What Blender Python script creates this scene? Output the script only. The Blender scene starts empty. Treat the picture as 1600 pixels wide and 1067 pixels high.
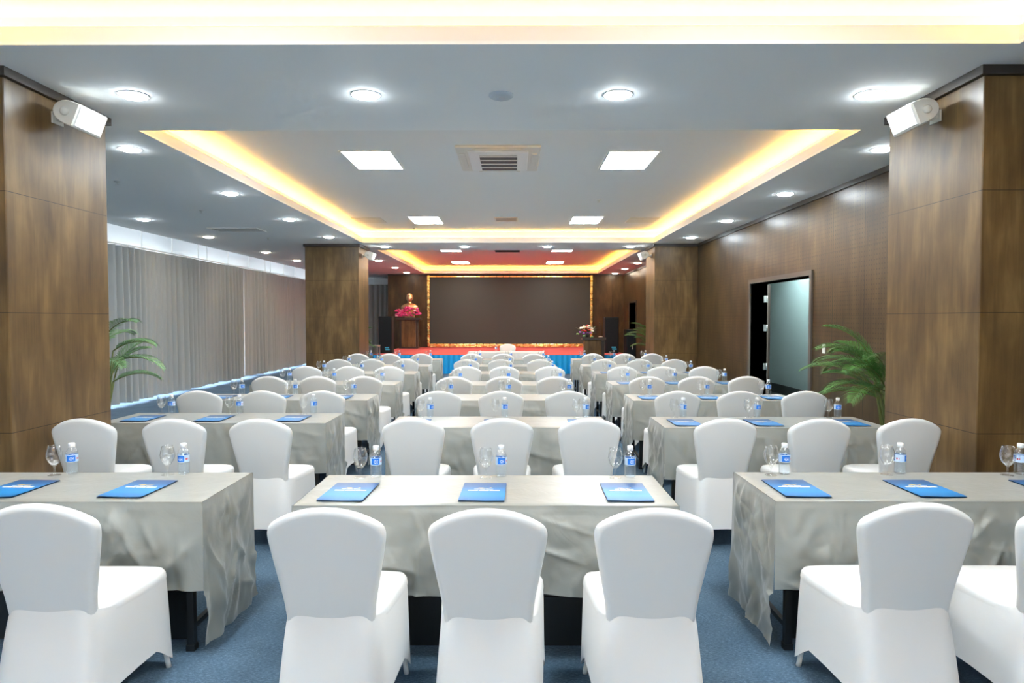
import bpy, math, random
from mathutils import Vector, Matrix, noise

# ------------------------------------------------------------------ camera, world, sun, exposure
sc = bpy.context.scene
C = sc.collection
EYE = 1.62
cam_d = bpy.data.cameras.new('camera'); cam = bpy.data.objects.new('camera', cam_d); C.objects.link(cam)
cam_d.sensor_width = 36.0; cam_d.lens = 36.0 * 1067.0 / 1600.0
cam_d.clip_start = 0.05; cam_d.clip_end = 200
cam.location = (0, 0, EYE)
PITCH = math.atan(35.5 / 1067.0); YAW = math.atan(4.0 / 1067.0)
cam.rotation_euler = (math.pi / 2 - PITCH, 0, YAW)
sc.camera = cam

w = bpy.data.worlds.new('world'); sc.world = w; w.use_nodes = True
bg = w.node_tree.nodes['Background']
bg.inputs[0].default_value = (0.88, 0.94, 1.0, 1); bg.inputs[1].default_value = 2.3

sun_d = bpy.data.lights.new('sun', 'SUN'); sun = bpy.data.objects.new('sun', sun_d); C.objects.link(sun)
sun_d.energy = 3.5; sun_d.angle = math.radians(1.2); sun_d.color = (0.8, 0.9, 1.0)
sun.rotation_euler = (0, math.radians(-72), math.radians(-8))

sc.view_settings.view_transform = 'Standard'
sc.view_settings.look = 'None'
sc.view_settings.exposure = 2.05
sc.view_settings.gamma = 1.0
sc.view_settings.use_curve_mapping = False
sc.cycles.use_denoising = True
sc.cycles.max_bounces = 10
sc.cycles.diffuse_bounces = 8
sc.cycles.transparent_max_bounces = 24
sc.cycles.caustics_reflective = False
sc.cycles.caustics_refractive = False
sc.cycles.sample_clamp_indirect = 20.0

PANEL_E = 15.0
DOWN_E = 30.0
COVE_E = 9.0
WARM = (1.0, 0.50, 0.085)
COOL = (0.86, 0.95, 1.0)
random.seed(7)
PI = math.pi

# ------------------------------------------------------------------ mesh helper
class MB:
    def __init__(self): self.v = []; self.f = []; self.s = []; self.m = []
    def add(self, vs, fs, smooth=False, mi=0, M=None):
        b = len(self.v)
        for p in vs:
            p = Vector(p)
            self.v.append(tuple(M @ p) if M is not None else tuple(p))
        for f in fs:
            self.f.append(tuple(b + i for i in f)); self.s.append(smooth); self.m.append(mi)
        return self
    def box(self, x0, x1, y0, y1, z0, z1, mi=0, M=None, bev=0.0):
        if bev <= 0:
            vs = [(x, y, z) for z in (z0, z1) for y in (y0, y1) for x in (x0, x1)]
            fs = [(0, 2, 3, 1), (4, 5, 7, 6), (0, 1, 5, 4), (2, 6, 7, 3), (0, 4, 6, 2), (1, 3, 7, 5)]
            return self.add(vs, fs, False, mi, M)
        # chamfered box from stacked rounded rings
        def ring(z, ins):
            a0, a1, b0, b1 = x0 + ins, x1 - ins, y0 + ins, y1 - ins
            c = bev * 0.999
            return [(a0 + c, b0, z), (a1 - c, b0, z), (a1, b0 + c, z), (a1, b1 - c, z),
                    (a1 - c, b1, z), (a0 + c, b1, z), (a0, b1 - c, z), (a0, b0 + c, z)]
        rs = [ring(z0, bev * 0.7), ring(z0 + bev, 0), ring(z1 - bev, 0), ring(z1, bev * 0.7)]
        vs = [p for r in rs for p in r]; fs = []
        for k in range(3):
            for i in range(8):
                j = (i + 1) % 8
                fs.append((k * 8 + i, k * 8 + j, k * 8 + 8 + j, k * 8 + 8 + i))
        fs.append(tuple(range(7, -1, -1))); fs.append(tuple(range(24, 32)))
        return self.add(vs, fs, False, mi, M)
    def lathe(self, prof, n=24, mi=0, M=None, smooth=True, cap0=False, cap1=False):
        vs = []; fs = []
        for r, z in prof:
            for i in range(n):
                a = 2 * PI * i / n
                vs.append((r * math.cos(a), r * math.sin(a), z))
        for k in range(len(prof) - 1):
            for i in range(n):
                j = (i + 1) % n
                fs.append((k * n + i, k * n + j, (k + 1) * n + j, (k + 1) * n + i))
        if cap0: fs.append(tuple(range(n - 1, -1, -1)))
        if cap1: fs.append(tuple(range((len(prof) - 1) * n, len(prof) * n)))
        return self.add(vs, fs, smooth, mi, M)
    def tube(self, pts, r, n=8, mi=0, cap=True):
        pts = [Vector(p) for p in pts]; rs = r if isinstance(r, (list, tuple)) else [r] * len(pts)
        vs = []; fs = []
        for k, p in enumerate(pts):
            t = (pts[min(k + 1, len(pts) - 1)] - pts[max(k - 1, 0)]).normalized()
            a = t.orthogonal().normalized() if k == 0 else (a - t * a.dot(t)).normalized()
            b = t.cross(a)
            for i in range(n):
                q = p + (a * math.cos(2 * PI * i / n) + b * math.sin(2 * PI * i / n)) * rs[k]
                vs.append(tuple(q))
        for k in range(len(pts) - 1):
            for i in range(n):
                j = (i + 1) % n
                fs.append((k * n + i, k * n + j, (k + 1) * n + j, (k + 1) * n + i))
        if cap:
            fs.append(tuple(range(n - 1, -1, -1))); fs.append(tuple(range((len(pts) - 1) * n, len(pts) * n)))
        return self.add(vs, fs, True, mi)
    def grid(self, fn, nu, nv, mi=0, smooth=True, closed=False):
        vs = [fn(i / nu, j / nv) for j in range(nv + 1) for i in range(nu + (0 if closed else 1))]
        W = nu if closed else nu + 1; fs = []
        for j in range(nv):
            for i in range(nu):
                i2 = (i + 1) % W if closed else i + 1
                fs.append((j * W + i, j * W + i2, (j + 1) * W + i2, (j + 1) * W + i))
        return self.add(vs, fs, smooth, mi)
    def mesh(self, name, mats):
        me = bpy.data.meshes.new(name)
        me.from_pydata(self.v, [], self.f)
        for i, m in enumerate(mats if isinstance(mats, (list, tuple)) else [mats]): me.materials.append(m)
        me.polygons.foreach_set('use_smooth', self.s)
        me.polygons.foreach_set('material_index', self.m)
        me.update()
        return me
    def build(self, name, mats, parent=None, loc=None):
        o = bpy.data.objects.new(name, self.mesh(name, mats)); C.objects.link(o)
        if parent is not None: o.parent = parent
        if loc is not None: o.location = loc
        return o

def empty(name, loc=(0, 0, 0), rz=0.0):
    o = bpy.data.objects.new(name, None); o.empty_display_size = 0.1
    C.objects.link(o); o.location = loc; o.rotation_euler = (0, 0, rz)
    return o
def tag(o, label=None, cat=None, group=None, kind=None):
    if label: o['label'] = label
    if cat: o['category'] = cat
    if group: o['group'] = group
    if kind: o['kind'] = kind
    return o
def structure(o): o['kind'] = 'structure'; return o
KIDS = {}
def kids(o):
    return [c for c in bpy.data.objects if c.parent == o]
def copy_tree(o, parent=None, tree=None):
    tree = tree if tree is not None else snapshot(o)
    def rec(node, par):
        src, ch = node
        c = src.copy(); C.objects.link(c); c.parent = par
        for k in ch: rec(k, c)
        return c
    return rec(tree, parent)
def snapshot(o): return (o, [snapshot(c) for c in kids(o)])

# ------------------------------------------------------------------ materials
def newmat(name):
    m = bpy.data.materials.new(name); m.use_nodes = True
    return m, m.node_tree.nodes, m.node_tree.links, m.node_tree.nodes['Principled BSDF']
def plain(name, col, rough=0.5, metal=0.0, spec=None, sheen=0.0, coat=0.0, bump=None):
    m, N, L, P = newmat(name)
    P.inputs['Base Color'].default_value = (*col, 1); P.inputs['Roughness'].default_value = rough
    P.inputs['Metallic'].default_value = metal
    if spec is not None: P.inputs['Specular IOR Level'].default_value = spec
    if sheen: P.inputs['Sheen Weight'].default_value = sheen; P.inputs['Sheen Roughness'].default_value = 0.4
    if coat: P.inputs['Coat Weight'].default_value = coat; P.inputs['Coat Roughness'].default_value = 0.15
    if bump:
        tc = N.new('ShaderNodeTexCoord'); nz = N.new('ShaderNodeTexNoise'); b = N.new('ShaderNodeBump')
        nz.inputs['Scale'].default_value = bump[0]; nz.inputs['Detail'].default_value = 4
        b.inputs['Strength'].default_value = bump[1]; b.inputs['Distance'].default_value = bump[2]
        L.new(tc.outputs['Object'], nz.inputs['Vector']); L.new(nz.outputs['Fac'], b.inputs['Height'])
        L.new(b.outputs['Normal'], P.inputs['Normal'])
    return m
def emit(name, col, e):
    m, N, L, P = newmat(name)
    P.inputs['Base Color'].default_value = (0.8, 0.8, 0.8, 1)
    P.inputs['Emission Color'].default_value = (*col, 1); P.inputs['Emission Strength'].default_value = e
    return m
def mth(N, L, op, a, b=None, c=None):
    n = N.new('ShaderNodeMath'); n.operation = op
    for i, x in enumerate((a, b, c)):
        if x is None: continue
        if isinstance(x, (int, float)): n.inputs[i].default_value = x
        else: L.new(x, n.inputs[i])
    return n.outputs[0]
def ramp(N, L, fac, stops):
    r = N.new('ShaderNodeValToRGB'); e = r.color_ramp.elements
    while len(e) < len(stops): e.new(0.5)
    for k, (p, c) in enumerate(stops): e[k].position = p; e[k].color = (*c, 1)
    L.new(fac, r.inputs[0]); return r.outputs[0]

def wood(name, zseam=0.8, ztop=3.26, yseam=None, xseam=None, perf=False, tint=1.0):
    m, N, L, P = newmat(name)
    tc = N.new('ShaderNodeTexCoord'); sep = N.new('ShaderNodeSeparateXYZ'); L.new(tc.outputs['Object'], sep.inputs[0])
    mp = N.new('ShaderNodeMapping'); mp.inputs['Scale'].default_value = (1.0, 1.0, 0.16); L.new(tc.outputs['Object'], mp.inputs[0])
    n1 = N.new('ShaderNodeTexNoise'); n1.inputs['Scale'].default_value = 9.0; n1.inputs['Detail'].default_value = 6; n1.inputs['Distortion'].default_value = 0.9
    L.new(mp.outputs[0], n1.inputs['Vector'])
    n2 = N.new('ShaderNodeTexNoise'); n2.inputs['Scale'].default_value = 3.0; n2.inputs['Detail'].default_value = 4
    mp2 = N.new('ShaderNodeMapping'); mp2.inputs['Scale'].default_value = (1.2, 1.2, 0.6); L.new(tc.outputs['Object'], mp2.inputs[0]); L.new(mp2.outputs[0], n2.inputs['Vector'])
    n3 = N.new('ShaderNodeTexNoise'); n3.inputs['Scale'].default_value = 70.0; n3.inputs['Detail'].default_value = 3
    mp3 = N.new('ShaderNodeMapping'); mp3.inputs['Scale'].default_value = (1, 1, 0.035); L.new(tc.outputs['Object'], mp3.inputs[0]); L.new(mp3.outputs[0], n3.inputs['Vector'])
    f = mth(N, L, 'ADD', mth(N, L, 'MULTIPLY', n1.outputs['Fac'], 0.36), mth(N, L, 'ADD', mth(N, L, 'MULTIPLY', n2.outputs['Fac'], 0.5), mth(N, L, 'MULTIPLY', n3.outputs['Fac'], 0.14)))
    t = tint
    col = ramp(N, L, f, [(0.30, (0.075 * t, 0.040 * t, 0.017 * t)), (0.5, (0.20 * t, 0.115 * t, 0.042 * t)), (0.70, (0.38 * t, 0.235 * t, 0.09 * t))])
    seams = []
    def line(coord, off, pitch, wd):
        q = mth(N, L, 'DIVIDE', mth(N, L, 'SUBTRACT', coord, off), pitch)
        fr = mth(N, L, 'ABSOLUTE', mth(N, L, 'SUBTRACT', q, mth(N, L, 'ROUND', q)))
        return mth(N, L, 'LESS_THAN', fr, wd / pitch)
    if zseam: seams.append(line(sep.outputs[2], ztop, zseam, 0.0022))
    if yseam: seams.append(line(sep.outputs[1], yseam[0], yseam[1], 0.005))
    if xseam: seams.append(line(sep.outputs[0], xseam[0], xseam[1], 0.005))
    fac = seams[0] if seams else None
    for s in seams[1:]: fac = mth(N, L, 'MAXIMUM', fac, s)
    if perf:
        def cell(c, p): return mth(N, L, 'SUBTRACT', mth(N, L, 'FRACT', mth(N, L, 'DIVIDE', c, p)), 0.5)
        a = cell(sep.outputs[1], 0.055); b = cell(sep.outputs[2], 0.055)
        d = mth(N, L, 'ADD', mth(N, L, 'MULTIPLY', a, a), mth(N, L, 'MULTIPLY', b, b))
        dot = mth(N, L, 'MULTIPLY', mth(N, L, 'LESS_THAN', d, 0.03), mth(N, L, 'GREATER_THAN', sep.outputs[2], 0.9))
        dot = mth(N, L, 'MULTIPLY', dot, 0.75)
        fac = mth(N, L, 'MAXIMUM', fac, dot)
    if fac is not None:
        mx = N.new('ShaderNodeMix'); mx.data_type = 'RGBA'
        L.new(fac, mx.inputs[0]); L.new(col, mx.inputs[6]); mx.inputs[7].default_value = (0.012, 0.008, 0.006, 1)
        col = mx.outputs[2]
    L.new(col, P.inputs['Base Color'])
    P.inputs['Roughness'].default_value = 0.36
    P.inputs['Specular IOR Level'].default_value = 0.45
    bp = N.new('ShaderNodeBump'); bp.inputs['Strength'].default_value = 0.12; bp.inputs['Distance'].default_value = 0.003
    L.new(n3.outputs['Fac'], bp.inputs['Height']); L.new(bp.outputs['Normal'], P.inputs['Normal'])
    return m

def carpet():
    m, N, L, P = newmat('blue carpet')
    tc = N.new('ShaderNodeTexCoord')
    mp = N.new('ShaderNodeMapping'); mp.inputs['Scale'].default_value = (1, 2.6, 1); L.new(tc.outputs['Object'], mp.inputs[0])
    a = N.new('ShaderNodeTexNoise'); a.inputs['Scale'].default_value = 55; a.inputs['Detail'].default_value = 5; a.inputs['Roughness'].default_value = 0.8
    L.new(mp.outputs[0], a.inputs['Vector'])
    b = N.new('ShaderNodeTexNoise'); b.inputs['Scale'].default_value = 4; L.new(tc.outputs['Object'], b.inputs['Vector'])
    f = mth(N, L, 'ADD', mth(N, L, 'MULTIPLY', a.outputs['Fac'], 0.85), mth(N, L, 'MULTIPLY', b.outputs['Fac'], 0.15))
    col = ramp(N, L, f, [(0.34, (0.02, 0.042, 0.068)), (0.52, (0.065, 0.118, 0.172)), (0.68, (0.20, 0.29, 0.37))])
    L.new(col, P.inputs['Base Color']); P.inputs['Roughness'].default_value = 0.95; P.inputs['Specular IOR Level'].default_value = 0.15
    P.inputs['Sheen Weight'].default_value = 0.3; P.inputs['Sheen Tint'].default_value = (0.5, 0.7, 1, 1)
    bp = N.new('ShaderNodeBump'); bp.inputs['Strength'].default_value = 0.5; bp.inputs['Distance'].default_value = 0.006
    L.new(a.outputs['Fac'], bp.inputs['Height']); L.new(bp.outputs['Normal'], P.inputs['Normal'])
    return m

def satin(name, col, rough=0.42):
    m, N, L, P = newmat(name)
    P.inputs['Base Color'].default_value = (*col, 1); P.inputs['Roughness'].default_value = rough
    P.inputs['Sheen Weight'].default_value = 0.55; P.inputs['Sheen Roughness'].default_value = 0.3; P.inputs['Specular IOR Level'].default_value = 0.9
    tc = N.new('ShaderNodeTexCoord')
    a = N.new('ShaderNodeTexNoise'); a.inputs['Scale'].default_value = 5; a.inputs['Detail'].default_value = 3; a.inputs['Distortion'].default_value = 1.4
    L.new(tc.outputs['Object'], a.inputs['Vector'])
    r = mth(N, L, 'ABSOLUTE', mth(N, L, 'SUBTRACT', a.outputs['Fac'], 0.5))
    bp = N.new('ShaderNodeBump'); bp.inputs['Strength'].default_value = 0.25; bp.inputs['Distance'].default_value = 0.015
    L.new(r, bp.inputs['Height']); L.new(bp.outputs['Normal'], P.inputs['Normal'])
    return m

def thin_glass(name, tint=(1, 1, 1), base=0.05, edge=0.75):
    m, N, L, P = newmat(name)
    out = N['Material Output']; N.remove(P)
    tr = N.new('ShaderNodeBsdfTransparent'); tr.inputs[0].default_value = (*tint, 1)
    gl = N.new('ShaderNodeBsdfGlossy'); gl.inputs['Roughness'].default_value = 0.03; gl.inputs[0].default_value = (1, 1, 1, 1)
    lw = N.new('ShaderNodeLayerWeight'); lw.inputs[0].default_value = 0.35
    f = mth(N, L, 'MULTIPLY_ADD', mth(N, L, 'POWER', lw.outputs['Facing'], 2.0), edge, base)
    mx = N.new('ShaderNodeMixShader'); L.new(f, mx.inputs[0]); L.new(tr.outputs[0], mx.inputs[1]); L.new(gl.outputs[0], mx.inputs[2])
    L.new(mx.outputs[0], out.inputs[0])
    return m

M = {}
M['wood'] = wood('walnut panel', tint=0.68)
M['wood_wall'] = wood('perforated walnut wall panel', yseam=(7.88, 0.785), perf=True, tint=0.32)
M['wood_back'] = wood('walnut back wall', zseam=None, xseam=(0, 0.6), tint=0.34)
M['wood_dark'] = plain('dark stained wood', (0.05, 0.038, 0.03), 0.4)
M['wood_lectern'] = wood('lectern walnut', zseam=None, tint=0.7)
M['casing'] = plain('dark walnut casing', (0.12, 0.10, 0.085), 0.4)
M['carpet'] = carpet()
M['paint'] = plain('ceiling paint', (0.89, 0.915, 0.925), 0.75)
M['paint_up'] = plain('coffer paint', (0.83, 0.84, 0.84), 0.75)
M['white_wall'] = plain('white wall paint', (0.8, 0.82, 0.84), 0.7)
M['teal_wall'] = plain('grey green wall paint', (0.24, 0.34, 0.34), 0.7)
M['dark_floor'] = plain('corridor floor', (0.02, 0.03, 0.03), 0.5)
M['spandex'] = plain('white spandex', (0.78, 0.79, 0.79), 0.55, sheen=0.2, bump=(300, 0.05, 0.001))
M['spandex_shaded'] = plain('white spandex shaded back', (0.72, 0.735, 0.735), 0.6, sheen=0.15, bump=(300, 0.05, 0.001))  # same cover as the seat, darker to put the back's shade in its colour
M['cloth'] = satin('grey satin cloth', (0.285, 0.296, 0.272), 0.34)
M['cloth_white'] = satin('white table cloth', (0.82, 0.82, 0.8), 0.6)
M['black'] = plain('black metal', (0.012, 0.014, 0.016), 0.4)
M['board'] = plain('laminate board', (0.05, 0.04, 0.035), 0.5)
M['cap'] = plain('white plastic cap', (0.88, 0.9, 0.92), 0.35)
M['label'] = plain('pale blue label', (0.55, 0.72, 0.95), 0.4)
M['label_blue'] = plain('bright blue label print', (0.01, 0.19, 0.75), 0.35)
M['label_text'] = plain('label white print', (0.75, 0.85, 1.0), 0.4)
M['label_red'] = plain('label red print', (0.75, 0.12, 0.16), 0.4)
M['glass'] = thin_glass('clear glass', (0.985, 0.99, 0.99), 0.06, 0.8)
M['bottle'] = thin_glass('clear plastic', (0.965, 0.985, 1.0), 0.09, 0.55)
M['water'] = thin_glass('water', (0.95, 0.98, 1.0), 0.04, 0.4)
M['plastic_white'] = plain('white plastic', (0.82, 0.83, 0.82), 0.4)
M['plastic_cream'] = plain('cream plastic', (0.72, 0.70, 0.64), 0.45)
M['grille_dark'] = plain('dark grille', (0.03, 0.033, 0.035), 0.5)
M['panel'] = emit('led panel diffuser', COOL, PANEL_E)
M['panel_warm'] = emit('soft led panel diffuser', (1.0, 0.92, 0.8), PANEL_E * 0.8)
M['down'] = emit('downlight lens', COOL, DOWN_E)
M['down_warm'] = emit('warm downlight lens', (1.0, 0.86, 0.66), DOWN_E * 0.8)
M['cove'] = emit('warm led strip', WARM, COVE_E)
M['cove_amber'] = emit('amber led strip', (1.0, 0.43, 0.045), COVE_E)
M['curtain'] = plain('grey curtain fabric', (0.50, 0.515, 0.51), 0.85, sheen=0.25)
M['gold'] = plain('polished gold trim', (1.0, 0.74, 0.28), 0.2, 1.0, bump=(6, 0.5, 0.05))
M['gold_print'] = plain('gold foil print', (0.72, 0.52, 0.14), 0.4)
M['white_print'] = plain('white print', (0.9, 0.9, 0.88), 0.5)
M['screen'] = plain('led screen face', (0.034, 0.042, 0.040), 0.6)
M['red_carpet'] = plain('red stage carpet', (0.56, 0.085, 0.085), 0.9, bump=(80, 0.3, 0.004))
M['blue_skirt'] = plain('bright blue stage skirt', (0.0, 0.36, 0.85), 0.5, sheen=0.2)
M['metal'] = plain('brushed steel', (0.7, 0.7, 0.68), 0.3, 0.9)
M['bronze'] = plain('polished bronze', (0.85, 0.56, 0.32), 0.3, 0.85)
M['leaf'] = plain('palm leaf', (0.075, 0.23, 0.035), 0.42)
M['leaf_pale'] = plain('pale palm leaf', (0.17, 0.34, 0.13), 0.5)
M['leaf_dark'] = plain('flower foliage', (0.03, 0.12, 0.03), 0.5)
M['stem'] = plain('palm stem', (0.16, 0.2, 0.06), 0.6)
M['pot'] = plain('ceramic pot', (0.06, 0.055, 0.05), 0.3)
M['soil'] = plain('soil', (0.03, 0.02, 0.015), 0.9)
M['pink'] = plain('pink petals', (0.78, 0.07, 0.28), 0.6)
M['pink_pale'] = plain('pale pink petals', (0.85, 0.42, 0.5), 0.6)
M['white_petal'] = plain('cream petals', (0.85, 0.78, 0.66), 0.6)
M['red_petal'] = plain('red petals', (0.7, 0.04, 0.04), 0.6)
M['purple'] = plain('purple petals', (0.33, 0.13, 0.55), 0.6)
M['speaker_black'] = plain('black speaker cabinet', (0.010, 0.013, 0.016), 0.6, spec=0.25)
M['speaker_grille'] = plain('speaker grille', (0.012, 0.016, 0.02), 0.7, spec=0.2)
M['cyan_print'] = plain('cyan badge', (0.05, 0.45, 0.7), 0.4)
m, N_, L_, P_ = newmat('blue folder print')
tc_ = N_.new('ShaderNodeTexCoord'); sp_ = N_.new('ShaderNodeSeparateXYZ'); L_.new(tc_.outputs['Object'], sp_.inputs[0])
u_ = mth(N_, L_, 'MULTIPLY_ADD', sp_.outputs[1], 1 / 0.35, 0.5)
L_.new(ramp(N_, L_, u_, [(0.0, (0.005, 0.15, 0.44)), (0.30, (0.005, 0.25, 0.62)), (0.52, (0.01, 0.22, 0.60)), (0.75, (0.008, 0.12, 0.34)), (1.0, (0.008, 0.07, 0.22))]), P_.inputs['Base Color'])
P_.inputs['Roughness'].default_value = 0.42; P_.inputs['Specular IOR Level'].default_value = 0.8
M['folder'] = m
M['folder_inner'] = plain('dark folder edge', (0.004, 0.03, 0.09), 0.4)

# ------------------------------------------------------------------ the room
H = 3.26; HC = 3.52
XR = 4.02; XW = -7.65; XE = -7.0          # right wall, window wall, ceiling edge on the window side
YB = 25.2; Y0 = -5.0; YEND = 27.9
XL, XRr = -3.28, 3.01                     # coffer sides

MB().box(XW - .3, XR + 3.0, Y0 - .3, YEND + .3, -0.12, 0.0).build('floor', M['carpet'])['kind'] = 'structure'

COF = [(-4.2, 4.14), (6.0, 14.78), (16.42, 24.7)]
mb = MB(); T = 0.02
def slab(x0, x1, y0, y1): mb.box(x0, x1, y0, y1, H, H + T)
slab(XE, XL, Y0, YEND); slab(XRr, XR, Y0, YEND)
ys = [Y0] + [q for c in COF for q in c] + [YEND]
for a, b in zip(ys[0::2], ys[1::2]): slab(XL, XRr, a, b)
mb.box(XW - .2, XE, Y0, YEND, HC, HC + T)            # top of the curtain pocket
mb.box(XE, XE + T, Y0, YEND, H + T, HC)              # side of the pocket
ceil = structure(mb.build('ceiling', M['paint']))
G = 0.22
for k, (a, b) in enumerate(COF):
    mu = MB()
    # lip
    mu.box(XL - T, XL, a - T, b + T, H + T, H + .11); mu.box(XRr, XRr + T, a - T, b + T, H + T, H + .11)
    mu.box(XL, XRr, a - T, a, H + T, H + .11); mu.box(XL, XRr, b, b + T, H + T, H + .11)
    # outer wall and top
    x0, x1, y0, y1 = XL - G, XRr + G, a - G, b + G
    mu.box(x0 - T, x0, y0, y1, H + T, HC); mu.box(x1, x1 + T, y0, y1, H + T, HC)
    mu.box(x0, x1, y0 - T, y0, H + T, HC); mu.box(x0, x1, y1, y1 + T, H + T, HC)
    mu.box(x0 - T, x1 + T, y0 - T, y1 + T, HC, HC + T)
    mu.build('coffer', M['paint_up'], ceil)
    ms = MB(); zz = H + T + .002; e = 0.15; wd = 0.03
    ms.box(XL - e - wd, XL - e, a - e, b + e, zz, zz + .02); ms.box(XRr + e, XRr + e + wd, a - e, b + e, zz, zz + .02)
    ms.box(XL - e, XRr + e, a - e - wd, a - e, zz, zz + .02); ms.box(XL - e, XRr + e, b + e, b + e + wd, zz, zz + .02)
    tag(ms.build('cove_light', M['cove_amber' if k == 2 else 'cove'], ceil), 'warm glowing strip hidden behind the coffer lip')

# right wall with two door openings
D1 = (9.3, 11.65, 2.21); D2 = (22.6, 23.9, 2.17); TW = 0.28
mb = MB()
for a, b in ((Y0, D1[0]), (D1[1], D2[0]), (D2[1], YB + .3)): mb.box(XR, XR + TW, a, b, 0, H)
for d in (D1, D2): mb.box(XR, XR + TW, d[0], d[1], d[2], H)
structure(mb.build('wall_right', M['wood_wall']))
structure(MB().box(-4.67, XR, YB, YB + .25, 0, H).build('wall_back', M['wood_back']))
mb = MB(); mb.box(-4.67, -4.42, YB + .25, YEND, 0, H)
structure(mb.build('wall_back_return', M['wood_back']))
mb = MB(); FILL_WIN = [(-6.6, -4.6), (-3.0, -1.0), (0.6, 2.6)]; fx = XW - .2
for a, b in FILL_WIN: mb.box(fx, a, Y0 - .25, Y0, 0, HC); fx = b
mb.box(fx, XR + TW, Y0 - .25, Y0, 0, HC)
for a, b in FILL_WIN: mb.box(a, b, Y0 - .25, Y0, 0, 1.1); mb.box(a, b, Y0 - .25, Y0, 2.3, HC)
structure(mb.build('wall_front', M['white_wall']))
for i, (a, b) in enumerate(FILL_WIN):  # unseen windows, added behind the camera to bring in frontal daylight
    f = MB(); t = .05; m_ = (a + b) / 2
    for q0, q1 in ((a, a + t), (m_ - t / 2, m_ + t / 2), (b - t, b)): f.box(q0, q1, Y0 - .16, Y0 - .08, 1.1, 2.3)
    f.box(a, b, Y0 - .158, Y0 - .082, 1.1, 1.1 + t); f.box(a, b, Y0 - .158, Y0 - .082, 2.3 - t, 2.3)
    o = structure(f.build('window_%d' % (i + 9), M['metal']))
    MB().box(a, b, Y0 - .122, Y0 - .118, 1.1, 2.3).build('pane', M['glass'], o)
structure(MB().box(XW - .2, -4.42, YEND, YEND + .25, 0, HC).build('wall_end', M['white_wall']))
# window wall: piers, sill and head, with windows between
WIN = [(-4.2 + 4.0 * i, -4.2 + 4.0 * i + 3.5) for i in range(8)]
WZ0, WZ1 = 0.0, 2.9
mb = MB(); mb.box(XW - .2, XW, Y0, YEND, WZ1, HC)
prev = Y0
for a, b in WIN: mb.box(XW - .2, XW, prev, a, 0, WZ1); prev = b
mb.box(XW - .2, XW, prev, YEND, 0, WZ1)
structure(mb.build('wall_left', M['white_wall']))
for i, (a, b) in enumerate(WIN):
    f = MB(); t = .05
    f.box(XW - .14, XW - .06, a, b, WZ0, WZ0 + t); f.box(XW - .14, XW - .06, a, b, WZ1 - t, WZ1)
    f.box(XW - .14, XW - .06, a, a + t, WZ0 + t, WZ1 - t); f.box(XW - .14, XW - .06, b - t, b, WZ0 + t, WZ1 - t)
    mid = (a + b) / 2; f.box(XW - .14, XW - .06, mid - t / 2, mid + t / 2, WZ0 + t, WZ1 - t)
    o = structure(f.build('window_%d' % (i + 1), M['metal']))
    MB().box(XW - .104, XW - .098, a + t, b - t, WZ0 + t, WZ1 - t).build('pane', M['glass'], o)

# skirting and dark cornice trims
structure(MB().box(XR - .015, XR, Y0, D1[0] - .09, 0, .1).box(XR - .015, XR, D1[1] + .09, D2[0] - .06, 0, .1).build('baseboard_right', M['wood_dark']))
structure(MB().box(XR - .03, XR, Y0, YB, H - .06, H).build('trim_1', M['wood_dark']))
structure(MB().box(-4.67, XR - .03, YB - .03, YB, H - .06, H).build('trim_2', M['wood_dark']))

# columns
def column(x0, x1, y0, y1, n):
    o = structure(MB().box(x0, x1, y0, y1, 0, H - .06, bev=.006).build('trim_column_%d' % n, M['wood']))
    e = .03
    MB().box(x0 - e, x1 + (e if x1 < 3.5 else 0), y0 - e, y1 + e, H - .06, H).build('column_cap', M['wood_dark'], o)
    return o
column(-4.5, -3.34, 4.5, 5.62, 1); column(3.05, XR, 4.5, 5.62, 2)
column(-4.6, -3.42, 15.02, 16.0, 3); column(3.07, XR, 15.02, 16.0, 4)

# door_1: casing and corridor beyond
dc = MB(); a, b, zt = D1; cw = .07
dc.box(XR - .025, XR + TW + .02, a - cw, a, 0, zt + cw); dc.box(XR - .025, XR + TW + .02, b, b + cw, 0, zt + cw)
dc.box(XR - .025, XR + TW + .02, a, b, zt, zt + cw)
d = structure(dc.build('door_1', M['casing']))
for z in (.75, 1.41, 1.90):
    h_ = MB(); h_.box(XR + TW - .06, XR + TW - .005, b - .006, b - .001, z, z + .11); h_.tube([(XR + TW - .005, b - .012, z), (XR + TW - .005, b - .012, z + .11)], .009)
    tag(h_.build('hinge', M['metal'], d), 'silver hinge')
for s, yy in ((0, a - .86), (1, b + .06)):       # the two leaves folded back against the corridor side
    lf = MB(); lf.box(XR + TW + .03, XR + TW + .075, yy, yy + .8, .01, zt - .01, bev=.004)
    lo = lf.build('door_leaf', M['wood_dark'], d)
    hy = yy + (.06 if s == 0 else .72)
    MB().tube([(XR + TW + .075, hy, 1.0), (XR + TW + .12, hy, 1.0), (XR + TW + .12, hy, 1.3), (XR + TW + .075, hy, 1.3)], .01).build('door_handle', M['metal'], lo)
CX = 5.75
structure(MB().box(CX, CX + .15, 6.0, 18.0, 0, 3.0).build('wall_corridor', M['teal_wall']))
structure(MB().box(CX - .02, CX, 6.0, 18.0, 0, .2).build('baseboard_corridor', M['dark_floor']))
structure(MB().box(XR + TW, CX + .15, 6.0, 18.0, 3.0, 3.05).build('ceiling_corridor', M['white_wall']))
structure(MB().box(XR + TW, CX + .15, 5.9, 6.0, 0, 3.05).box(XR + TW, CX + .15, 18.0, 18.1, 0, 3.05).build('wall_corridor_ends', M['teal_wall']))
structure(MB().box(XR + TW, CX, 6.0, 18.0, 0, .006).build('floor_corridor', M['dark_floor']))
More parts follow.
